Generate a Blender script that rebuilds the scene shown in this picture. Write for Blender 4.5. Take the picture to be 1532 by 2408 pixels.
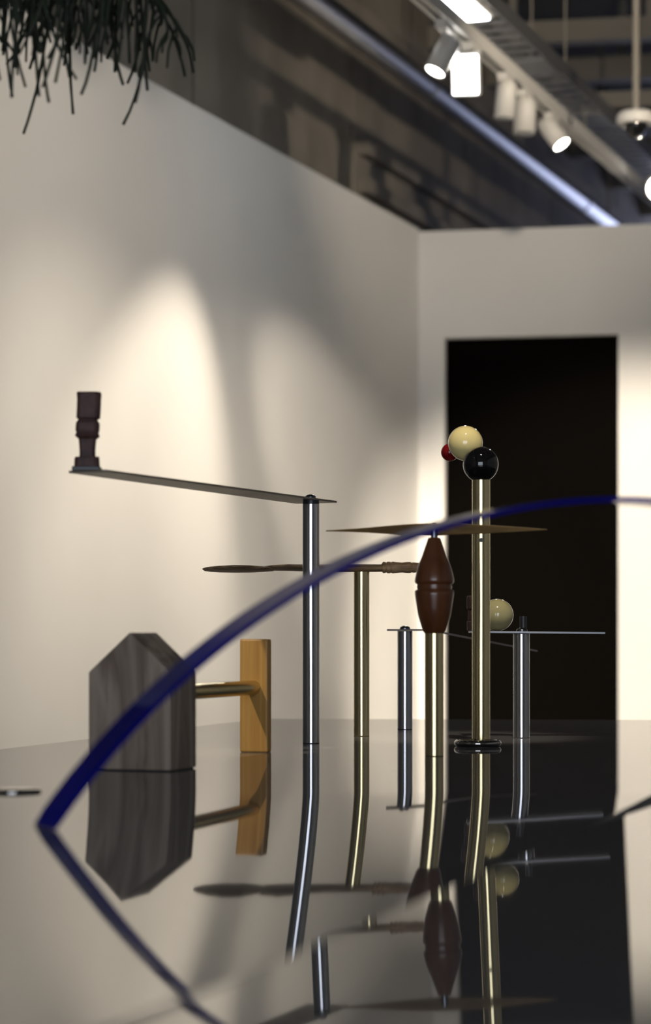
import bpy, math, random
from mathutils import Vector, Matrix
for o in list(bpy.data.objects): bpy.data.objects.remove(o)
random.seed(7)
SC = bpy.context.scene
COL = SC.collection
PI = math.pi

# ------------------------------------------------------------------ camera
F = 5500.0            # focal length in pixels of the 1532x2408 frame
CX, HOR = 766.0, 1485.0
EYE, TAB = 0.934, 0.75
cd = bpy.data.cameras.new('camera'); cam = bpy.data.objects.new('camera', cd); COL.objects.link(cam)
cam.location = (0, 0, EYE); cam.rotation_euler = (PI/2, 0, 0)
cd.sensor_fit = 'VERTICAL'; cd.sensor_height = 22.3; cd.sensor_width = 22.3*1532/2408
cd.lens = F/2408*22.3; cd.shift_y = (HOR-1204)/2408
cd.clip_start = 0.05; cd.clip_end = 60
cd.dof.use_dof = True; cd.dof.focus_distance = 4.0; cd.dof.aperture_fstop = 2.6
SC.camera = cam
vs = SC.view_settings
vs.view_transform = 'Standard'; vs.look = 'None'; vs.gamma = 1.0; vs.use_curve_mapping = False
vs.exposure = 0.22

# ------------------------------------------------------------------ world and large lights
w = bpy.data.worlds.new('world'); SC.world = w; w.use_nodes = True
w.node_tree.nodes['Background'].inputs[0].default_value = (.8, .85, 1, 1)
w.node_tree.nodes['Background'].inputs[1].default_value = 0.05

def area(name, loc, target, sx, sy, power, color):
    d = bpy.data.lights.new(name, 'AREA'); d.shape = 'RECTANGLE'; d.size = sx; d.size_y = sy
    d.energy = power; d.color = color
    o = bpy.data.objects.new(name, d); COL.objects.link(o); o.location = loc
    o.rotation_euler = (Vector(target)-Vector(loc)).to_track_quat('-Z', 'Y').to_euler()
    return o
area('window_daylight', (-.4, -2.9, 1.45), (-.4, 5, 1.45), 3.4, 2.3, 52, (.82, .89, 1))
area('far_daylight', (3.0, 16.2, 2.9), (.5, 10, 2.9), 2.6, 1.4, 30, (.62, .68, 1))

# ------------------------------------------------------------------ helpers
def P(px, py, Y):
    return Vector(((px-CX)/F*Y, Y, EYE+(HOR-py)/F*Y))
def wl(px, X0):       # depth of a line parallel to the left wall (X = X0 + .352 Y) at a picture column
    return -X0/(.352-(px-CX)/F)
DX = .352
AX = Vector((DX, 1, 0)).normalized()          # the room's long axis
CR = Vector((AX.y, -AX.x, 0))                 # across it, to the right
UP = Vector((0, 0, 1))

def outward(vv, ff):   # turn the faces of a closed shape outward
    vol = 0.0; o = vv[0]
    for f in ff:
        for i in range(1, len(f)-1): vol += (vv[f[0]]-o).dot((vv[f[i]]-o).cross(vv[f[i+1]]-o))
    return ff if vol > 0 else [tuple(f)[::-1] for f in ff]

class MB:
    def __init__(s): s.v = []; s.f = []; s.sm = []
    def add(s, vs_, fs, smooth=False):
        n = len(s.v); s.v += [Vector(q) for q in vs_]
        for f in fs: s.f.append([i+n for i in f]); s.sm.append(smooth)
    def box(s, c, ex, ey, ez):                # centre and three half vectors
        c = Vector(c); ex, ey, ez = Vector(ex), Vector(ey), Vector(ez)
        vv = [c+a*ex+b*ey+d*ez for d in (-1, 1) for b in (-1, 1) for a in (-1, 1)]
        ff = [(0,2,3,1), (4,5,7,6), (0,1,5,4), (2,6,7,3), (0,4,6,2), (1,3,7,5)]
        if ex.cross(ey).dot(ez) < 0: ff = [f[::-1] for f in ff]
        s.add(vv, ff)
    def bbox(s, c, ex, ey, ez, bv):           # box with chamfered edges
        c = Vector(c); E = [Vector(ex), Vector(ey), Vector(ez)]
        L = [e.length for e in E]; U = [e.normalized() for e in E]
        import bmesh
        bm = bmesh.new(); bmesh.ops.create_cube(bm, size=2)
        for v in bm.verts: v.co = Vector([v.co[i]*L[i] for i in range(3)])
        bmesh.ops.bevel(bm, geom=bm.edges[:], offset=bv, segments=2, profile=.5, affect='EDGES')
        bm.verts.index_update()
        vv = [c+U[0]*v.co.x+U[1]*v.co.y+U[2]*v.co.z for v in bm.verts]
        ff = [[v.index for v in f.verts] for f in bm.faces]
        if U[0].cross(U[1]).dot(U[2]) < 0: ff = [f[::-1] for f in ff]
        bm.free(); s.add(vv, ff)
    def lathe(s, base, prof, axis=UP, n=40, smooth=True):   # prof: (radius, distance along axis)
        base = Vector(base); axis = Vector(axis).normalized()
        a = axis.orthogonal().normalized(); b = axis.cross(a)
        vv = []; ff = []
        for r, h in prof:
            for i in range(n):
                t = 2*PI*i/n; vv.append(base+axis*h+(a*math.cos(t)+b*math.sin(t))*max(r, 1e-5))
        for k in range(len(prof)-1):
            for i in range(n):
                j = (i+1) % n; ff.append((k*n+i, k*n+j, (k+1)*n+j, (k+1)*n+i))
        s.add(vv, ff, smooth)
        s.add(vv[:n], [tuple(range(n))[::-1]]); s.add(vv[-n:], [tuple(range(n))])
    def cyl(s, p, q, r, n=32, bv=0.0):
        p, q = Vector(p), Vector(q); L = (q-p).length
        pr = [(r, 0), (r, L)] if bv <= 0 else [(r-bv, 0), (r, bv), (r, bv+.0006), (r, bv+.002), (r, L-bv-.002), (r, L-bv-.0006), (r, L-bv), (r-bv, L)]
        s.lathe(p, pr, q-p, n)
    def tube(s, pts, rad, n=8):               # swept tube with a radius per point
        m = len(pts); pts = [Vector(p) for p in pts]; vv = []; ff = []
        a = None
        for k in range(m):
            d = (pts[min(k+1, m-1)]-pts[max(k-1, 0)]).normalized()
            if a is None: a = d.orthogonal().normalized()
            a = (a-d*a.dot(d)).normalized(); b = d.cross(a)
            for i in range(n):
                t = 2*PI*i/n; vv.append(pts[k]+(a*math.cos(t)+b*math.sin(t))*rad[k])
        for k in range(m-1):
            for i in range(n):
                j = (i+1) % n; ff.append((k*n+i, k*n+j, (k+1)*n+j, (k+1)*n+i))
        ff.append(tuple(range(n))[::-1]); ff.append(tuple(range((m-1)*n, m*n)))
        s.add(vv, outward(vv, ff), True)
    def sphere(s, c, r, n=48, m=32):
        s.lathe(Vector(c)-UP*r, [(r*math.sin(PI*k/m), r-r*math.cos(PI*k/m)) for k in range(m+1)], UP, n)
    def torus(s, c, R, r, n=64, m=20, axis=UP):
        c = Vector(c); axis = Vector(axis).normalized(); a = axis.orthogonal().normalized(); b = axis.cross(a)
        vv = []; ff = []
        for i in range(n):
            t = 2*PI*i/n; d = a*math.cos(t)+b*math.sin(t)
            for k in range(m):
                u = 2*PI*k/m; vv.append(c+d*(R+r*math.cos(u))+axis*r*math.sin(u))
        for i in range(n):
            for k in range(m):
                ff.append((i*m+k, ((i+1) % n)*m+k, ((i+1) % n)*m+(k+1) % m, i*m+(k+1) % m))
        s.add(vv, ff, True)
    def prism(s, poly, ext):                  # polygon (list of points) extruded by a vector
        ext = Vector(ext); n = len(poly); p = [Vector(q) for q in poly]
        nrm = sum(((p[i]-p[0]).cross(p[(i+1) % n]-p[0]) for i in range(1, n-1)), Vector())
        if nrm.dot(ext) < 0: p = p[::-1]
        vv = p+[q+ext for q in p]
        ff = [tuple(range(n))[::-1], tuple(range(n, 2*n))]
        ff += [(i, (i+1) % n, n+(i+1) % n, n+i) for i in range(n)]
        s.add(vv, ff)
    def loft(s, rings, smooth=True):
        n = len(rings[0]); vv = [q for r in rings for q in r]; ff = []
        for k in range(len(rings)-1):
            for i in range(n):
                j = (i+1) % n; ff.append((k*n+i, k*n+j, (k+1)*n+j, (k+1)*n+i))
        ff.append(tuple(range(n))[::-1]); ff.append(tuple(range((len(rings)-1)*n, len(rings)*n)))
        s.add(vv, outward(vv, ff), smooth)

ORG = {}
def thing(name, loc, label=None, cat=None, group=None, kind=None):
    o = bpy.data.objects.new(name, None); COL.objects.link(o); o.location = loc; o.empty_display_size = .05
    ORG[o.name] = Vector(loc); tag(o, label, cat, group, kind); return o
def tag(o, label=None, cat=None, group=None, kind=None):
    if label: o['label'] = label
    if cat: o['category'] = cat
    if group: o['group'] = group
    if kind: o['kind'] = kind
    return o
def build(name, mb, mat, parent=None, org=None, label=None, cat=None, group=None, kind=None):
    """links the collected shapes as one mesh object; its origin is org (or the parent's)"""
    porg = ORG[parent.name] if parent else Vector((0, 0, 0))
    g = Vector(org) if org is not None else porg
    me = bpy.data.meshes.new(name)
    me.from_pydata([tuple(v-g) for v in mb.v], [], mb.f)
    me.polygons.foreach_set('use_smooth', mb.sm); me.update()
    me.materials.append(mat)
    o = bpy.data.objects.new(name, me); COL.objects.link(o); o.parent = parent; o.location = g-porg
    ORG[o.name] = g
    return tag(o, label, cat, group, kind)
def one(fn, *a, **k):
    m = MB(); getattr(m, fn)(*a, **k); return m

# ------------------------------------------------------------------ materials
def mat(name, col, rough=.5, metal=0, **k):
    m = bpy.data.materials.new(name); m.use_nodes = True
    b = m.node_tree.nodes['Principled BSDF']
    b.inputs['Base Color'].default_value = (*col, 1); b.inputs['Roughness'].default_value = rough
    b.inputs['Metallic'].default_value = metal
    for kk, v in k.items(): b.inputs[kk].default_value = v
    return m
def N(m, t, **props):
    n = m.node_tree.nodes.new(t)
    for k, v in props.items(): setattr(n, k, v)
    return n
def L(m, a, b): m.node_tree.links.new(a, b)
def noise_col(m, c1, c2, scale=(1, 1, 1), ns=5, detail=6, lo=.35, hi=.65, coord='Object', bump=0, rough_var=None, distort=0):
    b = m.node_tree.nodes['Principled BSDF']
    tc = N(m, 'ShaderNodeTexCoord'); mp = N(m, 'ShaderNodeMapping'); mp.inputs['Scale'].default_value = scale
    L(m, tc.outputs[coord], mp.inputs['Vector'])
    no = N(m, 'ShaderNodeTexNoise'); no.inputs['Scale'].default_value = ns; no.inputs['Detail'].default_value = detail
    no.inputs['Distortion'].default_value = distort
    L(m, mp.outputs[0], no.inputs['Vector'])
    cr = N(m, 'ShaderNodeValToRGB'); cr.color_ramp.elements[0].position = lo; cr.color_ramp.elements[1].position = hi
    cr.color_ramp.elements[0].color = (*c1, 1); cr.color_ramp.elements[1].color = (*c2, 1)
    L(m, no.outputs['Fac'], cr.inputs[0]); L(m, cr.outputs[0], b.inputs['Base Color'])
    if bump:
        bp = N(m, 'ShaderNodeBump'); bp.inputs['Strength'].default_value = bump; bp.inputs['Distance'].default_value = .002
        L(m, no.outputs['Fac'], bp.inputs['Height']); L(m, bp.outputs[0], b.inputs['Normal'])
    return m
def tube_metal(name, col, rough):
    m = mat(name, col, rough, 1); b = m.node_tree.nodes['Principled BSDF']
    t = N(m, 'ShaderNodeTangent', direction_type='RADIAL', axis='Z'); L(m, t.outputs[0], b.inputs['Tangent'])
    b.inputs['Anisotropic'].default_value = .7; b.inputs['Anisotropic Rotation'].default_value = .25
    tc = N(m, 'ShaderNodeTexCoord'); mp = N(m, 'ShaderNodeMapping'); mp.inputs['Scale'].default_value = (20, 20, 300)
    no = N(m, 'ShaderNodeTexNoise'); no.inputs['Scale'].default_value = 1; no.inputs['Detail'].default_value = 3
    L(m, tc.outputs['Object'], mp.inputs[0]); L(m, mp.outputs[0], no.inputs['Vector'])
    mr = N(m, 'ShaderNodeMapRange'); mr.inputs['To Min'].default_value = rough*.92; mr.inputs['To Max'].default_value = rough*1.08
    return m
def emit(name, col, s):
    m = mat(name, (.8, .8, .8), .4); b = m.node_tree.nodes['Principled BSDF']
    b.inputs['Emission Color'].default_value = (*col, 1); b.inputs['Emission Strength'].default_value = s
    return m

M_wall = noise_col(mat('white_wall_paint', (.8, .79, .77), .85), (.79, .785, .77), (.81, .805, .79), ns=3, bump=.03)
M_conc = noise_col(mat('raw_concrete', (.2, .19, .18), .85), (.17, .152, .128), (.30, .27, .225), scale=(1.2, 1.2, .8), ns=1.7, detail=9, bump=.25)
M_ceil = noise_col(mat('dark_ceiling', (.1, .095, .09), .9), (.07, .066, .06), (.12, .115, .105), ns=2)
M_floor = noise_col(mat('floor_screed', (.3, .3, .29), .45), (.26, .26, .25), (.34, .335, .32), ns=2)
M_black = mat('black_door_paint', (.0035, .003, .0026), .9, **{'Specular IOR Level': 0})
M_top = mat('dark_glossy_tabletop', (.062, .062, .067), .025, IOR=1.5)
def dust(m, f, c):
    nt = m.node_tree; out_ = nt.nodes['Material Output']; b = nt.nodes['Principled BSDF']
    d = N(m, 'ShaderNodeBsdfDiffuse'); d.inputs[0].default_value = (c, c, c*1.03, 1)
    x = N(m, 'ShaderNodeMixShader'); x.inputs[0].default_value = f
    L(m, b.outputs[0], x.inputs[1]); L(m, d.outputs[0], x.inputs[2]); L(m, x.outputs[0], out_.inputs['Surface'])
dust(M_top, .22, .32)
M_seam = mat('panel_edge', (.15, .15, .15), .3)
M_leg = mat('table_leg_paint', (.7, .7, .69), .5)
M_steel = tube_metal('brushed_steel', (.62, .62, .65), .2)
M_brass = tube_metal('brushed_brass', (.92, .78, .45), .2)
M_plate = noise_col(mat('dark_steel_plate', (.30, .28, .25), .38, 1), (.26, .24, .21), (.38, .35, .31), scale=(1, 1, 1), ns=9)
M_bright = mat('polished_steel_plate', (.22, .22, .23), .4, 1)
M_bolt = mat('dark_bolt_steel', (.18, .19, .21), .25, 1)
M_washer = mat('black_washer', (.02, .024, .03), .4)
M_chrome = mat('black_chrome', (.42, .40, .38), .04, 1)
M_house = noise_col(mat('grey_weathered_wood', (.3, .25, .22), .55), (.19, .138, .104), (.42, .335, .265), scale=(9, 9, 1.1), ns=3.5, detail=7, lo=.36, hi=.64, distort=1.2)
M_plank = noise_col(mat('golden_pine', (.6, .36, .12), .45), (.50, .25, .055), (.70, .40, .11), scale=(32, 32, 1.0), ns=3, detail=4, lo=.3, hi=.7, distort=.3)
M_pin = noise_col(mat('red_brown_turned_wood', (.15, .05, .02), .3), (.105, .034, .011), (.20, .068, .024), scale=(10, 10, 1.5), ns=4, detail=6)
M_pin.node_tree.nodes['Principled BSDF'].inputs['Coat Weight'].default_value = .3
M_carve = noise_col(mat('dark_carved_wood', (.2, .13, .08), .5), (.18, .105, .05), (.58, .38, .20), scale=(3, 22, 22), ns=4, detail=7, bump=.4)
M_leaf = noise_col(mat('thin_bronze_sheet', (.42, .27, .12), .35), (.40, .25, .11), (.66, .42, .17), scale=(1, 4, 4), ns=14, detail=4)
M_leaf.node_tree.nodes['Principled BSDF'].inputs['Metallic'].default_value = .4
M_totem = noise_col(mat('dark_red_carved_stone', (.05, .025, .022), .6), (.05, .02, .017), (.11, .048, .04), ns=60, detail=4, bump=.3)
M_cream = mat('cream_ball', (.90, .76, .34), .08, **{'Coat Weight': .6, 'Coat Roughness': .02})
M_cream2 = mat('olive_cream_ball', (.50, .46, .24), .08, **{'Coat Weight': .6, 'Coat Roughness': .02})
M_blk = mat('black_ball', (.004, .004, .005), .05, **{'Coat Weight': .3, 'Coat Roughness': .02})
M_red = mat('red_ball', (.20, .006, .008), .1)
M_redblock = mat('dark_red_wood', (.022, .005, .004), .7)
M_blue = mat('translucent_blue_acrylic', (.008, .010, .32), .06, **{'Transmission Weight': .5, 'IOR': 1.2, 'Specular IOR Level': .03})
M_green = noise_col(mat('dark_green_stem', (.02, .035, .012), .6), (.006, .011, .004), (.02, .03, .011), ns=40)
M_twig = mat('brown_stem_tip', (.05, .03, .016), .7)
M_pot = mat('terracotta_pot', (.35, .16, .09), .8)
M_wire = mat('hanger_wire', (.25, .25, .25), .4, 1)
M_pipe = mat('galvanised_pipe', (.55, .55, .57), .3, 1)
M_white_metal = mat('white_lamp_enamel', (.72, .70, .66), .45)
M_tray = mat('zinc_cable_tray', (.50, .50, .50), .35, .9)
M_dark_metal = mat('dark_ceiling_steel', (.24, .22, .19), .6)
M_dome = mat('smoked_dome', (.008, .008, .009), .05)
M_lens_w = emit('warm_lamp_lens', (1, .96, .9), 14)
M_lens_off = mat('unlit_lamp_lens', (.3, .3, .3), .2)
M_flood = emit('floodlight_lens', (1, .99, .96), 16)
M_tubelight = emit('fluorescent_panel', (.93, .97, 1), 9)

# ------------------------------------------------------------------ the setting
XW = -3.12            # left partition, X = XW + DX*Y
XC = -3.30            # concrete wall behind and above it
TOPW = EYE+1.72       # partition height
YC = 10.0             # corner depth
CEIL = 4.05
def onl(X0, Y, z): return Vector((X0+DX*Y, Y, z))
corner = onl(XW, YC, 0)
m = MB(); m.box((1.5, 5.5, -.05), (9, 0, 0), (0, 11, 0), (0, 0, .05)); build('floor', m, M_floor, kind='structure')
m = MB(); m.box((1.5, 5.5, CEIL+.05), (11, 0, 0), (0, 13.5, 0), (0, 0, .05)); build('ceiling', m, M_ceil, kind='structure')
m = MB(); p0, p1 = onl(XW, 5.0, 0), corner
m.box((p0+p1)/2-CR*.06+UP*TOPW/2, AX*(p1-p0).length/2, CR*.06, UP*TOPW/2)
build('wall_left', m, M_wall, kind='structure')
# back partition with a doorway: runs to the right from the corner, a little towards the camera
BD = Vector((1, -.20, 0)).normalized(); BN = Vector((-BD.y, BD.x, 0))      # along, and away from the camera
def bw_s(px):         # distance along the back wall of a picture column
    k = (px-CX)/F
    return (k*corner.y-corner.x)/(BD.x-k*BD.y)
s0, s1 = bw_s(1046), bw_s(1455)
Yd = corner.y+BD.y*(s0+s1)/2
DOORTOP = EYE+(HOR-790)/F*Yd
TB = EYE+(HOR-545)/F*corner.y
def bw_box(a, b, z0, z1, t=.12, off=0):
    mm = MB(); c = corner+BD*(a+b)/2+BN*(t/2+off)+UP*(z0+z1)/2
    mm.box(c, BD*(b-a)/2, BN*t/2, UP*(z1-z0)/2); return mm
m = bw_box(-.12, s0, 0, TB)
for a, b, z0, z1 in ((s0, s1, DOORTOP, TB), (s1, 5.2, 0, TB)):
    q = bw_box(a, b, z0, z1); m.add(q.v, q.f)
build('wall_back', m, M_wall, kind='structure')
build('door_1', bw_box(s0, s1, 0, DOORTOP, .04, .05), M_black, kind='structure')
# raw concrete wall above and behind the left partition, in cast panels
cw = thing('wall_concrete', onl(XC, 3, 0), kind='structure')
build('backing', one('box', onl(XC, 6.9, CEIL/2)-CR*.12, AX*11.2, CR*.06, UP*CEIL/2), M_conc, cw)
ys = [-1.6, 0, 1.6, 3.25, 4.86, 6.47, 8.08, 9.69, 11.3, 12.9, 14.5, 16.1]
for a, b in zip(ys, ys[1:]):
    c = (onl(XC, a, 0)+onl(XC, b, 0))/2
    build('concrete_panel', one('bbox', c-CR*.03+UP*(TOPW-.4+CEIL)/2, AX*((onl(XC, b, 0)-onl(XC, a, 0)).length/2-.011), CR*.03, UP*(CEIL-TOPW+.4)/2, .006), M_conc, cw)
# rest of the room, out of the picture
m = MB(); m.box((5.2, 3.2, CEIL/2), (.06, 0, 0), (0, 6.4, 0), (0, 0, CEIL/2)); build('wall_right', m, M_wall, kind='structure')
wx0, wx1, wz0, wz1 = -2.2, 1.4, .2, 2.7
wxm = (wx0+wx1)/2
m = MB()
for x0, x1, z0, z1 in ((-4.6, wx0, 0, CEIL), (wx1, 5.2, 0, CEIL), (wx0, wx1, 0, wz0), (wx0, wx1, wz1, CEIL)):
    m.box(((x0+x1)/2, -3.1, (z0+z1)/2), ((x1-x0)/2, 0, 0), (0, .08, 0), (0, 0, (z1-z0)/2))
build('wall_front', m, M_wall, kind='structure')
win = thing('window_1', (wxm, -3.1, wz0), kind='structure')
m = MB()
for x in (wx0+.03, wx1-.03): m.box((x, -3.12, (wz0+wz1)/2), (.03, 0, 0), (0, .04, 0), (0, 0, (wz1-wz0)/2))
for z in (wz0+.03, wz1-.03): m.box((wxm, -3.12, z), (1.8, 0, 0), (0, .04, 0), (0, 0, .03))
build('window_frame', m, M_leg, win)
build('pane', one('box', (wxm, -3.13, (wz0+wz1)/2), (1.77, 0, 0), (0, .005, 0), (0, 0, 1.22)), emit('window_sky', (.82, .89, 1), 1.5), win)
m = MB(); m.box((1.2, 16.6, CEIL/2), (8, 0, 0), (0, .06, 0), (0, 0, CEIL/2)); build('wall_far', m, M_conc, kind='structure')
win2 = thing('window_2', (3.2, 16.5, 1.7), kind='structure')
m = MB()
for x in (1.4, 5.0): m.box((x, 16.5, 2.7), (.05, 0, 0), (0, .04, 0), (0, 0, 1.05))
for z in (1.67, 3.73): m.box((3.2, 16.5, z), (1.85, 0, 0), (0, .04, 0), (0, 0, .04))
build('window_frame', m, M_leg, win2)
build('pane', one('box', (3.2, 16.5, 2.7), (1.75, 0, 0), (0, .01, 0), (0, 0, 1.0)), emit('far_window_sky', (.62, .70, 1), 1), win2)

# ------------------------------------------------------------------ display table: two glossy sheets that have warped a little
TA = Vector((-.131, 4.937)); TE = Vector((.294, 1))           # far left corner, direction of the long edge
SE0, SED = Vector((-.08, 1.2)), Vector((.3125, 1))            # seam between the sheets
KT, X0T, YT = .034, -.27, 2.66
def zl(x, y):
    u = max(0, YT-y); u = u*u/(u+.04) if u > 0 else 0
    e = (x-X0T)/.04
    return min(0, -KT*.04*(math.log1p(math.exp(e)) if e < 30 else e)*u+.004*max(0, 1.72-y)**2)
def zr(x, y):
    u = min(1, max(0, (3.2-y)/.8))
    return min(-.0085+.022*(x+.08)-.0055*(y-1.2), -.001)
def seam_x(y): return SE0.x+SED.x*(y-SE0.y)
def left_x(y): return TA.x+TE.x*(y-TA.y)
def sheet(lx, rx, y0, yfar, zf, nu=60, nv=110, th=.012):
    top = []
    for j in range(nv+1):
        v = j/nv
        for i in range(nu+1):
            u = i/nu
            y = y0; a0, b0 = lx(y0), rx(y0)
            x0_ = a0+(b0-a0)*u
            a1, b1 = lx(yfar(0)), rx(yfar(1)); x1_ = a1+(b1-a1)*u
            yy = y0+(yfar(u)-y0)*v; xx = x0_+(x1_-x0_)*v
            top.append(Vector((xx, yy, TAB+zf(xx, yy))))
    n = nu+1; ff = [(j*n+i, j*n+i+1, (j+1)*n+i+1, (j+1)*n+i) for j in range(nv) for i in range(nu)]
    mm = MB(); mm.add(top, ff, True)
    rim = list(range(nu+1))+[j*n+nu for j in range(1, nv+1)]+[nv*n+i for i in range(nu-1, -1, -1)]+[j*n for j in range(nv-1, 0, -1)]
    rv = [top[i] for i in rim]; k = len(rv)
    mm.add(rv+[q-UP*th for q in rv], [(i, k+i, k+(i+1) % k, (i+1) % k) for i in range(k)])
    mm.add([q-UP*th for q in top], [f[::-1] for f in ff], True)
    return mm
table = thing('display_table', (.3, 2.6, 0), 'long dark grey glossy display table carrying the metal and wood sculptures', 'table')
yf = lambda u: 4.937-.083*u*1.2
build('tabletop_sheet', sheet(left_x, lambda y: seam_x(y)-.0008, .35, yf, zl), M_top, table, label='wide left sheet of the dark mirror tabletop')
build('tabletop_sheet', sheet(lambda y: seam_x(y)+.0008, lambda y: seam_x(y)+1.05, .35, lambda u: 4.84-.09*u, zr), M_top, table, label='right sheet of the dark mirror tabletop, slightly tilted')
for x0, y0 in ((left_x(.8)+.3, .8), (left_x(2.6)+.3, 2.6), (left_x(4.4)+.3, 4.4)):
    build('cross_rail', one('box', (x0+.75, y0-.15, TAB-.07), CR*.8, AX*.03, UP*.03), M_leg, table)
for y in (.9, 2.6, 4.3):
    for dx in (.25, 1.0, 1.8):
        build('leg', one('box', (left_x(y)+dx, y-.22*(dx-.25), (TAB-.1)/2), CR*.025, AX*.025, UP*(TAB-.1)/2), M_leg, table)

# ------------------------------------------------------------------ wooden house block with brass rod and plank
def tpt(px, py):      # a point on the tabletop seen at a pixel
    Y = F*(EYE-TAB)/(py-HOR); return Vector(((px-CX)/F*Y, Y, TAB))
A = math.radians(19.6)
HS = Vector((math.sin(A), math.cos(A), 0)); HF = Vector((math.cos(A), -math.sin(A), 0))
fr = tpt(401, 1815); fr.z = TAB+.0015
hw_, hd = .1185, .088
hz = EYE-TAB+(HOR-1487)/F*3.09; he = EYE-TAB-(1582-HOR)/F*3.067
house = thing('house_sculpture', fr-HF*hw_/2, 'grey wooden house-shaped block joined by a brass rod to an upright golden plank', 'sculpture')
pts = [fr, fr-HF*hw_, fr-HF*hw_+UP*(he-.0015), fr-HF*hw_*.495+UP*(hz-.0015), fr+UP*(he-.0015)]
o = build('house_block', one('prism', pts, HS*hd), M_house, house, label='grey pentagonal house block with pitched top')
bv = o.modifiers.new('bevel', 'BEVEL'); bv.width = .0015; bv.segments = 2
build('felt_pad', one('prism', [p-UP*.0015 for p in (fr-HF*.003+HS*.003, fr-HF*(hw_-.003)+HS*.003, fr-HF*(hw_-.003)+HS*(hd-.003), fr-HF*.003+HS*(hd-.003))], UP*.0015), M_washer, house)
pb = tpt(629, 1770)
pw, pdp, ph = .0455, .019, .1725
o = build('plank', one('bbox', pb-HF*pw/2+HS*pdp/2+UP*ph/2, HF*pw/2, HS*pdp/2, UP*ph/2, .0025), M_plank, house, label='upright golden pine plank')
rc = pb-HF*.0225; rc.z = EYE-(1617-HOR)/F*3.56
rs = rc-HS*((rc-fr).dot(HS)-hd+.01)
m = MB(); m.cyl(rs, rc+HS*.004, .0112, 40)
def metal_dir(name, col, rough): return mat(name, col, rough, 1)
build('rod', m, mat('rod_brass', (.62, .52, .27), .25, 1), house, label='horizontal brass rod')

# ------------------------------------------------------------------ posts
R = .0140
def post(parent, base, top_z, matl, r=R, hole=None):
    b = Vector(base)
    me = MB(); me.cyl(b, (b.x, b.y, top_z), r, 48, .0006)
    o = build('post', me, matl, parent, org=b)
    return o
def dome(parent, c, r, h, matl, name='bolt'):
    build(name, one('lathe', c, [(r, 0), (r, h*.3)]+[(r*math.cos(t*PI/14), h*.3+h*.7*math.sin(t*PI/14)) for t in range(1, 8)], UP, 32), matl, parent)

# steel post with the long blade and, on its end, the dark carved figure
b = tpt(732, 1748)
zb = EYE+(HOR-1176)/F*b.y
bl = thing('blade_sculpture', b, 'brushed steel post carrying a long flat dark steel blade pointing left', 'sculpture')
post(bl, b, zb-.006, M_steel)
build('collar', one('cyl', b+UP*(zb-.006-TAB), b+UP*(zb-TAB-.0005), .0135, 40), M_washer, bl)
LE = Vector((-.2975, 3.164, zb)); RT = Vector((.0207, 3.93, zb))       # right-hand edge of the blade
u_ = (RT-LE).normalized(); n_ = Vector((u_.y, -u_.x, 0)); LEN = (RT-LE).length
out = [(.004, 0), (0, -.004), (0, -.054), (.006, -.060), (.4, -.068), (LEN-.003, -.076), (LEN, -.073), (LEN, -.003), (LEN-.004, 0), (LEN*.5, .001)]
pl = [LE+u_*s_+n_*t for s_, t in out]
bld = build('blade', one('prism', pl, UP*.003), M_plate, bl, label='long thin dark steel blade')
dome(bl, b+UP*(zb+.003-TAB)-n_*.001, .0088, .0065, M_bolt)
# figure
fc = Vector((-.3265, 3.2, zb+.003))
tt = thing('totem_figure', fc, 'dark reddish carved totem figure standing on the end of the steel blade', 'figurine')
fs = 3.2/F
def sq(parent, name, rows, label=None):              # rows: centre x offset(px), half width px, py ; square carved section
    rings = []
    for cx, hw, py in rows:
        z = EYE+(HOR-py)*fc.y/F; c = Vector((fc.x, fc.y, 0))+Vector((1, 0, 0))*cx*fs
        a = hw*fs; d = hw*fs*.85; r_ = .35*a
        ring = []
        for q, (sx, sy) in enumerate(((1, 1), (-1, 1), (-1, -1), (1, -1))):
            for e in range(3):
                t = q*PI/2+e*PI/4
                ring.append(Vector((c.x+sx*(a-r_)+r_*math.cos(t), c.y+sy*(d-r_)+r_*math.sin(t), z)))
        rings.append(ring)
    mm = MB(); mm.loft(rings, False); return build(name, mm, M_totem, parent, label=label)
zz = HOR-(fc.z-EYE)*F/fc.y
build('foot_plate', one('bbox', (fc.x, fc.y, fc.z+.003), (.019, 0, 0), (0, .018, 0), UP*.003, .001), M_washer, tt)
sq(tt, 'plinth', [(0, 29, zz-10), (0, 28, 1078), (1, 27, 1075)])
sq(tt, 'body', [(1, 18, 1075), (1, 18, 1060), (1, 19, 1045), (1, 20, 1033), (1, 26, 1028), (1, 28, 1024), (1, 25, 1018), (1, 27, 1012), (2, 27, 998), (2, 26, 993), (2, 22, 989)])
sq(tt, 'head_block', [(2, 22, 989), (2, 22, 987), (3, 27, 983), (4, 27, 965), (5, 27, 940), (5, 28, 926), (5, 27, 923)])

# brass post with the long carved wooden paddle
b = tpt(851, 1731)
zb = EYE+(HOR-1345)/F*b.y
pd = thing('paddle_sculpture', b, 'slim brass post carrying a dark carved wooden paddle with a knotted grip', 'sculpture')
post(pd, b, zb+.001, M_brass, .0138)
def ring(x, hw, t0, t1, yc, zc, lift, n=20):
    r = []
    for i in range(n):
        t = 2*PI*i/n; c, s = math.cos(t), math.sin(t)
        y = yc+hw*c; z = zc+(t1 if s > 0 else t0)*s+lift*c*c
        r.append(Vector((x, y, z)))
    return r
Xp = lambda px: (px-CX)/F*b.y
zc = zb+.006
rows = [(477, .004, .001, .001, 0), (482, .022, .0035, .0025, 0), (495, .044, .005, .004, .001), (520, .066, .006, .005, .002), (555, .080, .0065, .0055, .003), (590, .078, .0062, .005, .003), (620, .062, .005, .004, .002), (640, .040, .004, .003, .001), (652, .016, .002, .002, 0)]
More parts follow.
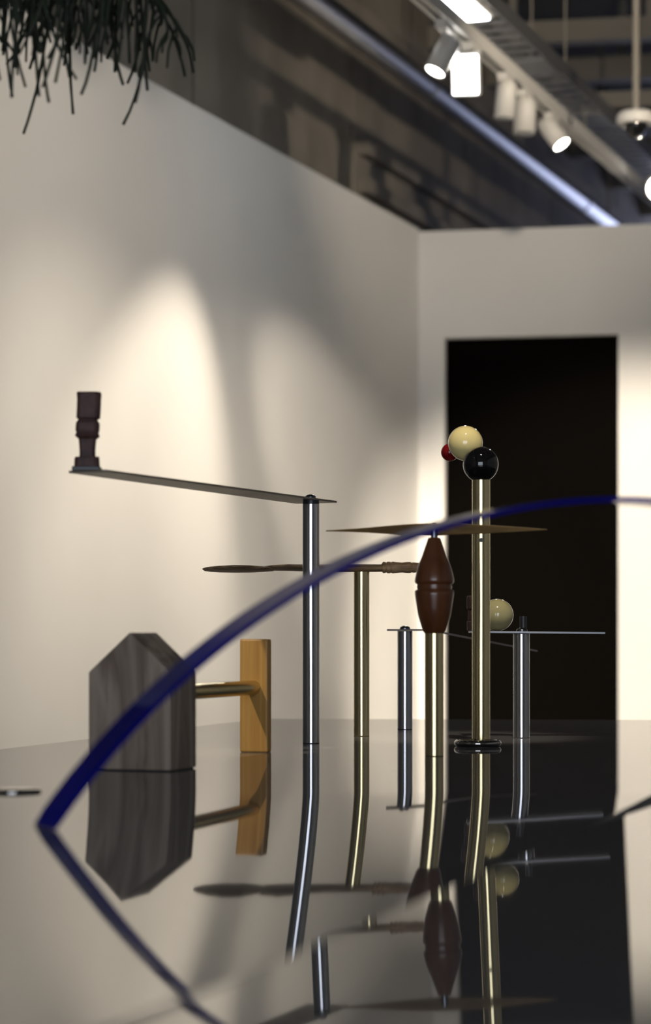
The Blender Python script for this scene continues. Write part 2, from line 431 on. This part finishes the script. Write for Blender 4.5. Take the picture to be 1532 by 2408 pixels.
mm = MB(); mm.loft([ring(Xp(p), hw, t0, t1, b.y-.006, zc-.001, lf) for p, hw, t0, t1, lf in rows]); build('leaf_blade', mm, M_carve, pd, label='rounded end leaf of the paddle')
rows = [(612, .008, .002, .002, 0), (622, .036, .003, .003, .001), (645, .062, .0045, .0045, .002), (680, .074, .005, .005, .003), (715, .064, .006, .006, .002), (750, .044, .006, .006, .001), (785, .026, .007, .0065, 0), (820, .016, .007, .007, 0), (860, .0125, .007, .007, 0), (905, .0115, .0065, .0065, 0)]
mm = MB(); mm.loft([ring(Xp(p), hw, t0, t1, b.y+.004, zc+.001, lf) for p, hw, t0, t1, lf in rows]); build('shaft', mm, M_carve, pd)
rows = [(898, .0115, .0065), (902, .0125, .010), (907, .012, .0098), (909, .0105, .0085), (912, .0125, .0103), (918, .0125, .0103), (920, .011, .009), (924, .0125, .0105), (932, .0125, .0098), (946, .0115, .0088), (958, .0125, .0098), (966, .0125, .0098), (969, .011, .0085), (973, .012, .0092), (984, .011, .0085), (1000, .010, .008), (1012, .006, .005)]
mm = MB(); mm.loft([ring(Xp(p), hw, t, t, b.y+.004, zc+.002, 0) for p, hw, t in rows]); build('carved_grip', mm, M_carve, pd, label='knotted carved grip of the paddle')

# brass post with the turned wooden skittle and the pointed sheet on top
b = tpt(1022, 1778)
zt = EYE+(HOR-1491)/F*b.y
sk = thing('skittle_sculpture', b, 'brass post topped by a red-brown turned wooden skittle and a pointed metal sheet', 'sculpture')
post(sk, b, zt+.002, M_brass, .0140)
ku = b.y/F
prof = [(20, 1490), (23, 1489), (25.5, 1486), (28, 1482), (33.5, 1464), (38.5, 1447), (41.5, 1429), (44, 1411), (45.6, 1399), (46, 1390), (44, 1388), (40.5, 1386), (40.5, 1384.5), (41.5, 1380), (40.5, 1375.5), (40.5, 1374), (44.5, 1371.5), (46, 1368), (46, 1362), (43.5, 1350), (40, 1336), (35.5, 1323), (30, 1310), (25.5, 1297), (21, 1284), (17.5, 1274), (15.2, 1267), (14, 1265), (11, 1264.5)]
build('skittle', one('lathe', (b.x, b.y, 0), [(r*ku, EYE+(HOR-py)*ku) for r, py in prof], UP, 56), M_pin, sk, label='red-brown turned skittle with a double groove')
zz = lambda py: EYE+(HOR-py)*ku
build('spindle', one('cyl', (b.x, b.y, zz(1266)), (b.x, b.y, zz(1236)), 8*ku, 28), M_bolt, sk)
dome(sk, Vector((b.x, b.y, zz(1238))), 9.2*ku, 10*ku, M_bolt)
rings = []
for k in range(33):
    t = -1+2*k/32; px = 1027+260*t; x = (px-CX)/F*b.y
    wd = .0125*(1-abs(t)**1.25)+.0008
    if -.62 < t < .1: wd += .0016*math.sin((t+.62)/.72*PI)
    roll = math.radians(40+10*t); zc_ = zz(1245+2*t*t-1.5*t)
    rg = []
    for i in range(12):
        a = 2*PI*i/12; yl = wd*math.cos(a); zl_ = .0007*math.sin(a)+.0016*(1-math.cos(a)**2)*(1-abs(t))
        rg.append(Vector((x, b.y-.002-(yl*math.cos(roll)-zl_*math.sin(roll)), zc_+yl*math.sin(roll)+zl_*math.cos(roll))))
    rings.append(rg)
mm = MB(); mm.loft(rings); build('pointed_sheet', mm, M_leaf, sk, label='thin bronze sheet pointed at both ends')

# tall brass pole with the glued balls
b = tpt(1132, 1752)
zt = EYE+(HOR-1128)/F*b.y
bp = thing('ball_pole', b, 'tall brass pole topped by stacked black, cream and red balls', 'sculpture')
pole = post(bp, b, zt, M_brass, .0147)
RB = .0288
kb = b.y/F
c0 = Vector((b.x-.0006, b.y, zt+RB*.86))
c1 = c0+Vector((-33*kb, .0372, 54.5*kb)); c1 = c0+(c1-c0).normalized()*RB*1.99
c2 = c1+Vector((-36*kb, .036, -19*kb)).normalized()*(RB+.0145)
build('black_ball', one('sphere', c0, RB), M_blk, bp, label='glossy black ball')
build('cream_ball', one('sphere', c1, RB*.99), M_cream, bp, label='glossy cream ball')
build('red_ball', one('sphere', c2, .0147), M_red, bp, label='small dark red ball')
hp = Vector((b.x-.0008, b.y-.0147, EYE+(HOR-1271)/F*b.y))
mm = MB(); mm.lathe(hp+Vector((0, .004, 0)), [(.0026, 0), (.0026, .0043), (.0034, .0043), (.0034, .0048)], Vector((0, -1, 0)), 24)
build('bolt_hole', mm, M_washer, bp, label='dark drilled hole')
rg = tpt(1124, 1755); rg.z = TAB+.0054
build('chrome_ring', one('torus', rg, .0325, .0053), M_chrome, None, org=(rg.x, rg.y, TAB), label='dark chrome ring lying around the foot of the tall brass pole', cat='ring')

# two short steel posts with strips
b = tpt(953, 1715)
zs = EYE+(HOR-1485)/F*b.y
st = thing('bent_strip_stand', b, 'short steel post carrying a dark flat strip that bends down behind the skittle', 'sculpture')
post(st, b, zs+.001, M_steel, .0142)
xa, xb_, xc, xe = [(p-CX)/F*b.y for p in (911, 1000, 1040, 1263)]
z0, z1 = zs+.0012, EYE+(HOR-1533)/F*b.y
th = .0034
mm = MB()
mm.loft([[Vector((x, b.y-.02, z)), Vector((x, b.y+.02, z)), Vector((x, b.y+.02, z+th)), Vector((x, b.y-.02, z+th))] for x, z in ((xa, z0), (xb_, z0), (xc, z0-.005), (xe, z1))], False)
build('strip', mm, mat('blackened_strip', (.13, .11, .10), .5, .8), st, label='dark bent steel strip')
dome(st, Vector((b.x, b.y, z0+th)), .0098, .0062, M_bolt)
b2 = tpt(1227, 1735)
zs = EYE+(HOR-1490)/F*b2.y
s2 = thing('flat_strip_stand', b2, 'short steel post carrying a bright level strip with a cream ball', 'sculpture')
post(s2, b2, zs+.0003, M_steel, .0143)
xa, xe = [(p-CX)/F*b2.y for p in (1104, 1421)]
mm = MB(); mm.bbox(((xa+xe)/2, b2.y, zs+.002), ((xe-xa)/2, 0, -.0011), (0, .022, 0), (0, 0, .0018), .0003)
build('strip', mm, M_bright, s2, label='bright level steel strip')
dome(s2, Vector((b2.x+.001, b2.y, zs+.0036)), .0098, .0068, M_bolt)
build('stub', one('cyl', (b2.x+.0045, b2.y+.014, zs+.0035), (b2.x+.0045, b2.y+.014, zs+.030), .0062, 24, .0005), M_washer, s2, label='black stub behind the bolt')
cb = Vector(((1170-CX)/F*b2.y, b2.y+.0, zs+.0042+.0281))
build('cream_ball', one('sphere', cb, .0281), M_cream2, None, org=cb-UP*.0281, label='cream ball resting on the bright level strip behind the tall pole', cat='ball')
rb = Vector(((1116-CX)/F*b2.y, b2.y+.004, zs+.0046))
mm = MB()
mm.bbox(rb+UP*.009, (.012, 0, 0), (0, .012, 0), UP*.009, .002); mm.bbox(rb+UP*.027, (.0105, 0, 0), (0, .0105, 0), UP*.0095, .002); mm.bbox(rb+UP*.049, (.0125, 0, 0), (0, .0125, 0), UP*.0125, .003)
build('carved_block', mm, M_redblock, None, org=rb, label='small dark red carved block standing on the level strip behind the tall pole', cat='figurine')

# ------------------------------------------------------------------ blue acrylic arch in the foreground
f0 = Vector((-.262, 2.2, TAB)); ad = Vector((.91, .415, 0)).normalized(); wdv = Vector((ad.y, -ad.x, 0))
hc, hh = .631, .319
RA = (hc*hc+hh*hh)/(2*hh)
rings = []
a0 = math.asin(hc/RA); tk = .005; ww = .029
NS = 90
for k in range(NS+1):
    a = -a0+2*a0*k/NS
    rr = []
    for rad_, sd in ((RA, -1), (RA, 1), (RA+tk, 1), (RA+tk, -1)):
        s = hc+rad_*math.sin(a); z = TAB+hh-RA+rad_*math.cos(a)
        q = f0+ad*s+wdv*ww*sd; q.z = z
        rr.append(q)
    rings.append(rr)
for r_ in (rings[0], rings[-1]):
    for q in r_: q.z = TAB+zl(q.x, q.y)+.0005 if r_ is rings[0] else TAB+zr(q.x, q.y)+.0005
mm = MB(); mm.loft(rings, False)
for i in range(len(mm.sm)): mm.sm[i] = False
build('blue_arch', mm, M_blue, None, org=f0, label='translucent deep blue acrylic strip bent into a low arch', cat='sculpture')

# disc lying at the left edge
dc = tpt(33, 1862)
mm = MB(); mm.lathe(dc, [(.031, 0), (.0315, .0016), (.030, .0032), (.020, .0042), (.008, .0046), (.0001, .0046)], UP, 48)
build('steel_disc', mm, M_chrome, None, org=dc, label='flat dark steel disc lying on the tabletop left of the blue arch', cat='disc')

# ------------------------------------------------------------------ hanging plant
pc = Vector((-.335, 3.02, 2.03))
plant = thing('hanging_plant', pc, 'dark green plant with thin drooping leafless stems hanging at top left', 'plant')
mm = MB(); mm.lathe(pc, [(.055, -.09), (.075, -.06), (.09, .02), (.096, .02), (.096, .035), (.086, .035), (.082, .02), (.0001, .015)], UP, 40)
build('pot', mm, M_pot, plant)
for k in range(3):
    t = 2*PI*k/3+.4; q = pc+Vector((math.cos(t)*.09, math.sin(t)*.09, .03))
    build('hanger_wire', one('tube', [q, pc+UP*.6, pc+UP*(CEIL-pc.z)], [.0012, .0012, .0012], 6), M_wire, plant)
tips = [(55, 315), (27, 230), (30, 228), (92, 226), (115, 240), (172, 268), (191, 222), (290, 293), (318, 242), (347, 213), (352, 168), (455, 172), (456, 126), (435, 180), (383, 104), (222, 168), (222, 138), (130, 195), (112, 138), (15, 152), (0, 188), (164, 182), (180, 186), (200, 150), (270, 170), (300, 196), (252, 138), (236, 120), (90, 172), (70, 162), (60, 205), (145, 130), (5, 120), (35, 160), (262, 88), (318, 168), (330, 120), (208, 90), (120, 100), (282, 120), (10, 60), (370, 60), (340, 70), (150, 155), (75, 130), (44, 128), (100, 205), (305, 150), (272, 168), (290, 200)]
while len(tips) < 100: tips.append((random.uniform(-40, 345)*random.uniform(.8, 1), random.uniform(5, 130)))
for px, py in tips:
    Y = random.uniform(2.88, 3.18)
    e = P(px, py, Y)
    ang = random.uniform(0, 2*PI); rr = random.uniform(.02, .075)
    s = pc+Vector((math.cos(ang)*rr, math.sin(ang)*rr, .03))
    if px > 360:
        s = P(250, -160, Y); c1_ = P(360, -20, Y); c2_ = P(430, 60, Y)
    else:
        lean = random.gauss(0, .035)
        dirh = Vector((e.x-s.x, e.y-s.y, 0))
        c1_ = s+dirh*.8+Vector((lean*1.2, 0, random.uniform(.0, .06)))
        c2_ = Vector((e.x+lean, e.y+random.gauss(0, .02), e.z+random.uniform(.07, .15)))
    pts = []; n = 22
    j = Vector((0, 0, 0))
    for k in range(n+1):
        t = k/n; q = s*(1-t)**3+c1_*3*t*(1-t)**2+c2_*3*t*t*(1-t)+e*t**3
        j += Vector((random.gauss(0, .0011), random.gauss(0, .0011), 0))
        pts.append(q+j*math.sin(PI*t))
    rd = [(.0025-.0006*k/n)*random.uniform(.9, 1.12) for k in range(n+1)]
    o = build('stem', one('tube', pts, rd, 6), M_green, plant)
    for q in range(random.randint(2, 4)):
        k = random.randint(10, 18); p = pts[k]; a = random.choice((-1, 1))*random.uniform(.25, 1)
        L_ = random.uniform(.02, .06); dy = random.uniform(-.4, .4)*L_
        ptsx = [p, p+Vector((a*L_*.28, dy*.4, -L_*.28)), p+Vector((a*L_*.46, dy*.8, -L_*.62)), p+Vector((a*L_*.52, dy, -L_))]
        build('twig', one('tube', ptsx, [.0020, .0019, .0018, .0016], 5), M_green, o)

# ------------------------------------------------------------------ under the ceiling
ZT = EYE+2.0; XT = -2.29; ZC = EYE+2.13
# round galvanised pipe along the concrete wall
XP, ZP = -3.0, EYE+2.27
pipe = thing('ceiling_pipe', onl(XP, 3, ZP), 'long round galvanised pipe running under the ceiling along the concrete wall', 'pipe')
def along(X0, z, ya, yb, r, n=28): return one('cyl', onl(X0, ya, z), onl(X0, yb, z), r, n)
jy = [-1, 2, 5.2, wl(1015, XP), wl(1372, XP), 15.8]
for a, c in zip(jy, jy[1:]): build('pipe_length', along(XP, ZP, a+.008, c-.008, .048), M_pipe, pipe)
for a in jy[1:-1]: build('coupling', along(XP, ZP, a-.035, a+.035, .0535), M_pipe, pipe)
for y in (2.5, 6.2, 9.9, 13):
    build('hanger', one('cyl', onl(XP, y, ZP), onl(XP, y, CEIL), .006, 8), M_dark_metal, pipe)
# rails fixed along the concrete wall
for i, (x0, z, y0, hgt) in enumerate(((-3.275, EYE+2.02, 9.75, .03), (-3.275, EYE+1.86, 9.75, .03), (-3.27, EYE+2.5, 7.5, .08))):
    c = (onl(x0, y0, z)+onl(x0, 15.5, z))/2
    build('wall_rail', one('box', c, AX*((onl(x0, 15.5, 0)-onl(x0, y0, 0)).length/2), CR*.025, UP*hgt), M_conc, None, org=c,
          label=['upper thin concrete ledge running along the wall beneath the pipe', 'lower thin concrete ledge just above the white partition', 'broad concrete ledge high on the wall behind the pipe'][i], cat='ledge')
# lighting track
trk = thing('light_track', onl(XT, 3, ZT), 'long white lighting track carrying the spotlights under the ceiling', 'track')
c = (onl(XT, 1, ZT)+onl(XT, 15, ZT))/2; hl = (onl(XT, 15, 0)-onl(XT, 1, 0)).length/2
build('channel', one('box', c+UP*.012, AX*hl, CR*.024, UP*.016), M_white_metal, trk)
for s in (-1, 1): build('lip', one('box', c-UP*.012+CR*.018*s, AX*hl, CR*.006, UP*.008), M_white_metal, trk)
for y in (2.2, 5, 7.1, 9.5, 12): build('suspension_rod', one('cyl', onl(XT, y, ZT+.02), onl(XT, y, ZC-.002), .004, 8), M_dark_metal, trk)
# cable tray
def tray(name, x0, x1, z, ya, yb, label, step=.10):
    t = thing(name, onl((x0+x1)/2, ya, z), label, 'cable tray')
    for xx in (x0, x1):
        c = (onl(xx, ya, z)+onl(xx, yb, z))/2; hl = (onl(xx, yb, 0)-onl(xx, ya, 0)).length/2
        build('side_rail', one('box', c+UP*.03, AX*hl, CR*.004, UP*.03), M_tray, t)
    y = ya+.1; base = None
    w2 = (x1-x0)/2/math.sqrt(1+DX*DX)
    while y < yb:
        if base is None:
            q = onl((x0+x1)/2, y, z); base = build('rung', one('box', q+UP*.004, AX*.022, CR*(w2*1.0), UP*.003), M_tray, t, org=q)
        else:
            r_ = base.copy(); COL.objects.link(r_); r_.parent = t; r_.location = onl((x0+x1)/2, y, z)-ORG[t.name]
        y += step
    for y in (wl(1262, (x0+x1)/2), wl(1395, (x0+x1)/2)):
        q = onl((x0+x1)/2, y, z); build('joint_plate', one('box', q-UP*.004, AX*.12, CR*(w2*1.08), UP*.003), M_tray, t)
    for y in (4, 6.5, 9, 11.5, 14):
        for xx in (x0, x1): build('hanger_rod', one('cyl', onl(xx, y, z+.03), onl(xx, y, CEIL), .004, 8), M_dark_metal, t)
    return t
tray('cable_tray', -2.375, -2.245, ZC, 3, 15, 'zinc ladder cable tray running beside the white lighting track')
# panel light above the tray
q = onl(-2.31, 7.74, ZC-.022)
pl_ = thing('panel_light', q, 'bright white panel light seen through the cable tray at the top edge', 'lamp')
build('housing', one('box', q+UP*.01, AX*.34, CR*.05, UP*.008), M_white_metal, pl_)
build('diffuser', one('box', q-UP*.004, AX*.32, CR*.044, UP*.004), M_tubelight, pl_)

def spot_light(loc, target, power, color, ang, blend, size=.03):
    d = bpy.data.lights.new('spot_beam', 'SPOT'); d.energy = power; d.color = color
    d.spot_size = math.radians(ang); d.spot_blend = blend; d.shadow_soft_size = size
    o = bpy.data.objects.new('spot_beam', d); COL.objects.link(o); o.location = loc
    o.rotation_euler = (Vector(target)-Vector(loc)).to_track_quat('-Z', 'Y').to_euler()
WARM = (1, .86, .68)
def spotlight(Y, target, label, power=0, ang=50, blend=.5, X0=XT, z=ZT, color=WARM, r=.036, ln=.13, drop=.10, lit=True, size=.03, group=None):
    a = onl(X0, Y, z-.02); head = a-UP*drop; t = Vector(target); d = (t-head).normalized()
    th_ = thing('spotlight', a, label, 'spotlight', group)
    build('adapter', one('box', a-UP*.012, AX*.05, CR*.017, UP*.014), M_white_metal, th_)
    build('arm', one('cyl', a-UP*.02, head, .009, 16), M_white_metal, th_)
    p, q_ = head-d*ln*.45, head+d*ln*.55
    hd_ = build('head', one('lathe', p, [(r*.7, 0), (r*.95, .01), (r, .02), (r, ln), (r*.9, ln), (r*.88, ln-.006), (.001, ln-.006)], d, 32), M_white_metal, th_)
    build('lens', one('lathe', q_-d*.005, [(r*.86, 0), (r*.86, .003)], d, 32), M_lens_w if lit else M_lens_off, hd_)
    if power: spot_light(q_+d*.012, t, power, color, ang, blend, size)
def wp(px, py):       # point of the left partition at a pixel
    Y = wl(px, XW); return P(px, py, Y)
def bpnt(px, py):
    s = bw_s(px); Y = corner.y+BD.y*s; return P(px, py, Y)
# spots in view
spotlight(wl(1046, XT), wp(335, 1480), 'white cylinder spotlight pointing down beside the bright floodlight', 95, 54, .7)
spotlight(wl(1190, XT), (.4, 8.4, 0), 'unlit white spotlight hanging left in the dark pair on the track', lit=False, drop=.08)
spotlight(wl(1235, XT), (.6, 8.5, .2), 'unlit white spotlight hanging right in the dark pair on the track', lit=False, drop=.08, r=.04)
spotlight(wl(1298, XT), (2.2, 8.2, .8), 'white spotlight with a narrow bright lens turned to the right', 18, 60, .6, drop=.06)
spotlight(wl(1552, -2.14), (.9, 5.5, .9), 'glowing spotlight at the right edge beside the track', 30, 60, .6, X0=-2.14, z=ZT+.06, drop=.09, r=.06, ln=.1)
# out of view: wash, fill and key spots added for brightness, plus inferred beams
spotlight(5.5, wp(260, 1600), 'added unseen spotlight washing the near left wall', 105, 58, 1, X0=-1.3)  # added wash fixture on no real track, lifts the left wall
spotlight(5.0, wp(120, 560), 'added unseen fill spotlight softly washing the top of the left wall', 75, 62, 1, X0=-.6)  # added fill, brightens the upper left wall
spotlight(5.6, wp(760, 1650), 'added unseen spotlight washing the left wall behind the posts', 170, 44, 1, X0=-1.3)  # second added wash, evens out the wall towards the corner
spotlight(6.6, bpnt(930, 1600), 'spotlight above the picture lighting the wall corner', 130, 30, .6)
spotlight(5.6, bpnt(1480, 1620), 'spotlight above the picture lighting the wall beside the black doorway', 1000, 38, .55, X0=-.6)
spotlight(2.6, (-.11, 3.56, .80), 'spotlight above the picture aimed at the golden plank', 95, 7, .4)

spotlight(6.2, onl(XC, 10.4, 3.3), 'added unseen fill spotlight grazing the raw concrete wall', 150, 50, 1, X0=-.6)  # added warm fill for the concrete, not a known lamp

spotlight(2.9, (.235, 3.8, 1.22), 'added unseen key spotlight aimed at the stacked balls', 75, 13, .7, X0=-.75)  # added soft key that brightens the cream ball

# floodlight facing the room
q = onl(XT, wl(1110, XT), ZT-.02)
fl = thing('floodlight', q, 'square floodlight with a bright white glowing face on the track', 'floodlight')
hc_ = P(1095, 176, q.y-.12)
d = (Vector((-.3, 2.2, .9))-hc_).normalized(); d = Vector((-.12, -.93, -.28)).normalized()
ux = d.cross(UP).normalized(); uz = ux.cross(d).normalized()
build('adapter', one('box', q-UP*.012, AX*.06, CR*.018, UP*.014), M_white_metal, fl)
build('bracket', one('tube', [q-UP*.02, q-UP*.06, hc_-d*.07+uz*.03, hc_-d*.05], [.011]*4, 10), M_white_metal, fl)
hd_ = build('head', one('bbox', hc_-d*.055, ux*.047, d*.05, uz*.07, .006), M_white_metal, fl)
build('heat_sink', one('box', hc_-d*.12, ux*.04, d*.02, uz*.05), M_white_metal, hd_)
build('glowing_face', one('bbox', hc_-d*.003, ux*.041, d*.003, uz*.063, .002), M_flood, hd_)
spot_light(hc_+d*.02, hc_+d, 26, (1, .95, .88), 100, .8, .05)

# dome camera
q = P(1496, 292, 8.4)
dm = thing('dome_camera', q, 'white ceiling dome camera with a smoked black bubble at right', 'camera')
build('base', one('lathe', q, [(.062, 0), (.068, .008), (.068, .03), (.060, .042), (.0001, .044)], UP, 36), M_white_metal, dm)
build('bubble', one('lathe', q-UP*.05, [(.042*math.sin(k*PI/16), .05-.05*math.cos(k*PI/16)) for k in range(9)], UP, 32), M_dome, dm)
build('stem', one('cyl', q+UP*.04, (q.x, q.y, CEIL), .012, 14), M_dark_metal, dm)
# dark crossing tray and the steel grid in the ceiling
names = ['nearest', 'second', 'third', 'fourth', 'fifth', 'sixth', 'seventh']
for i, (Y, z, hgt) in enumerate(((10.6, EYE+2.72, .05), (11.6, EYE+2.78, .06), (12.5, EYE+2.75, .05), (13.4, EYE+2.75, .05), (14.4, EYE+2.75, .05), (15.4, EYE+2.75, .05))):
    c = Vector((2.6, Y-.3, z)); a = Vector((2.6-(XC+DX*Y), 0, 0)).length
    bm_ = thing('ceiling_beam', c, '%s of the dark steel beams crossing the ceiling, counted from the camera' % names[i], 'beam', 'ceiling cross beams')
    build('web', one('box', c, BD*3.1, BN*.012, UP*hgt), M_dark_metal, bm_)
    build('flange', one('box', c-UP*hgt, BD*3.1, BN*.05, UP*.006), M_dark_metal, bm_)
    for k in range(7):
        q = c+BD*(-2.4+.62*k); build('hanger', one('box', Vector((q.x, q.y, (z+CEIL)/2)), BD*.018, BN*.018, UP*(CEIL-z)/2), M_dark_metal, bm_)
q = P(1395, 236, 10.4)
ct = thing('crossing_tray', q, 'dark perforated cable tray crossing behind the dome camera', 'cable tray')
for s in (0, 1): build('side_rail', one('box', q+BD*1.5+BN*.2*s, BD*1.5, BN*.004, UP*.035), M_dark_metal, ct)
rung = None
for k in range(20):
    p = q+BD*(.06+.15*k)+BN*.1-UP*.03
    if rung is None: rung = build('rung', one('box', p, BD*.02, BN*.1, UP*.003), M_dark_metal, ct, org=p)
    else:
        r_ = rung.copy(); COL.objects.link(r_); r_.parent = ct; r_.location = p-ORG[ct.name]
for k in (0.2, 1.4, 2.6):
    p = q+BD*k+BN*.1; build('hanger_rod', one('cyl', p, (p.x, p.y, CEIL), .005, 8), M_dark_metal, ct)
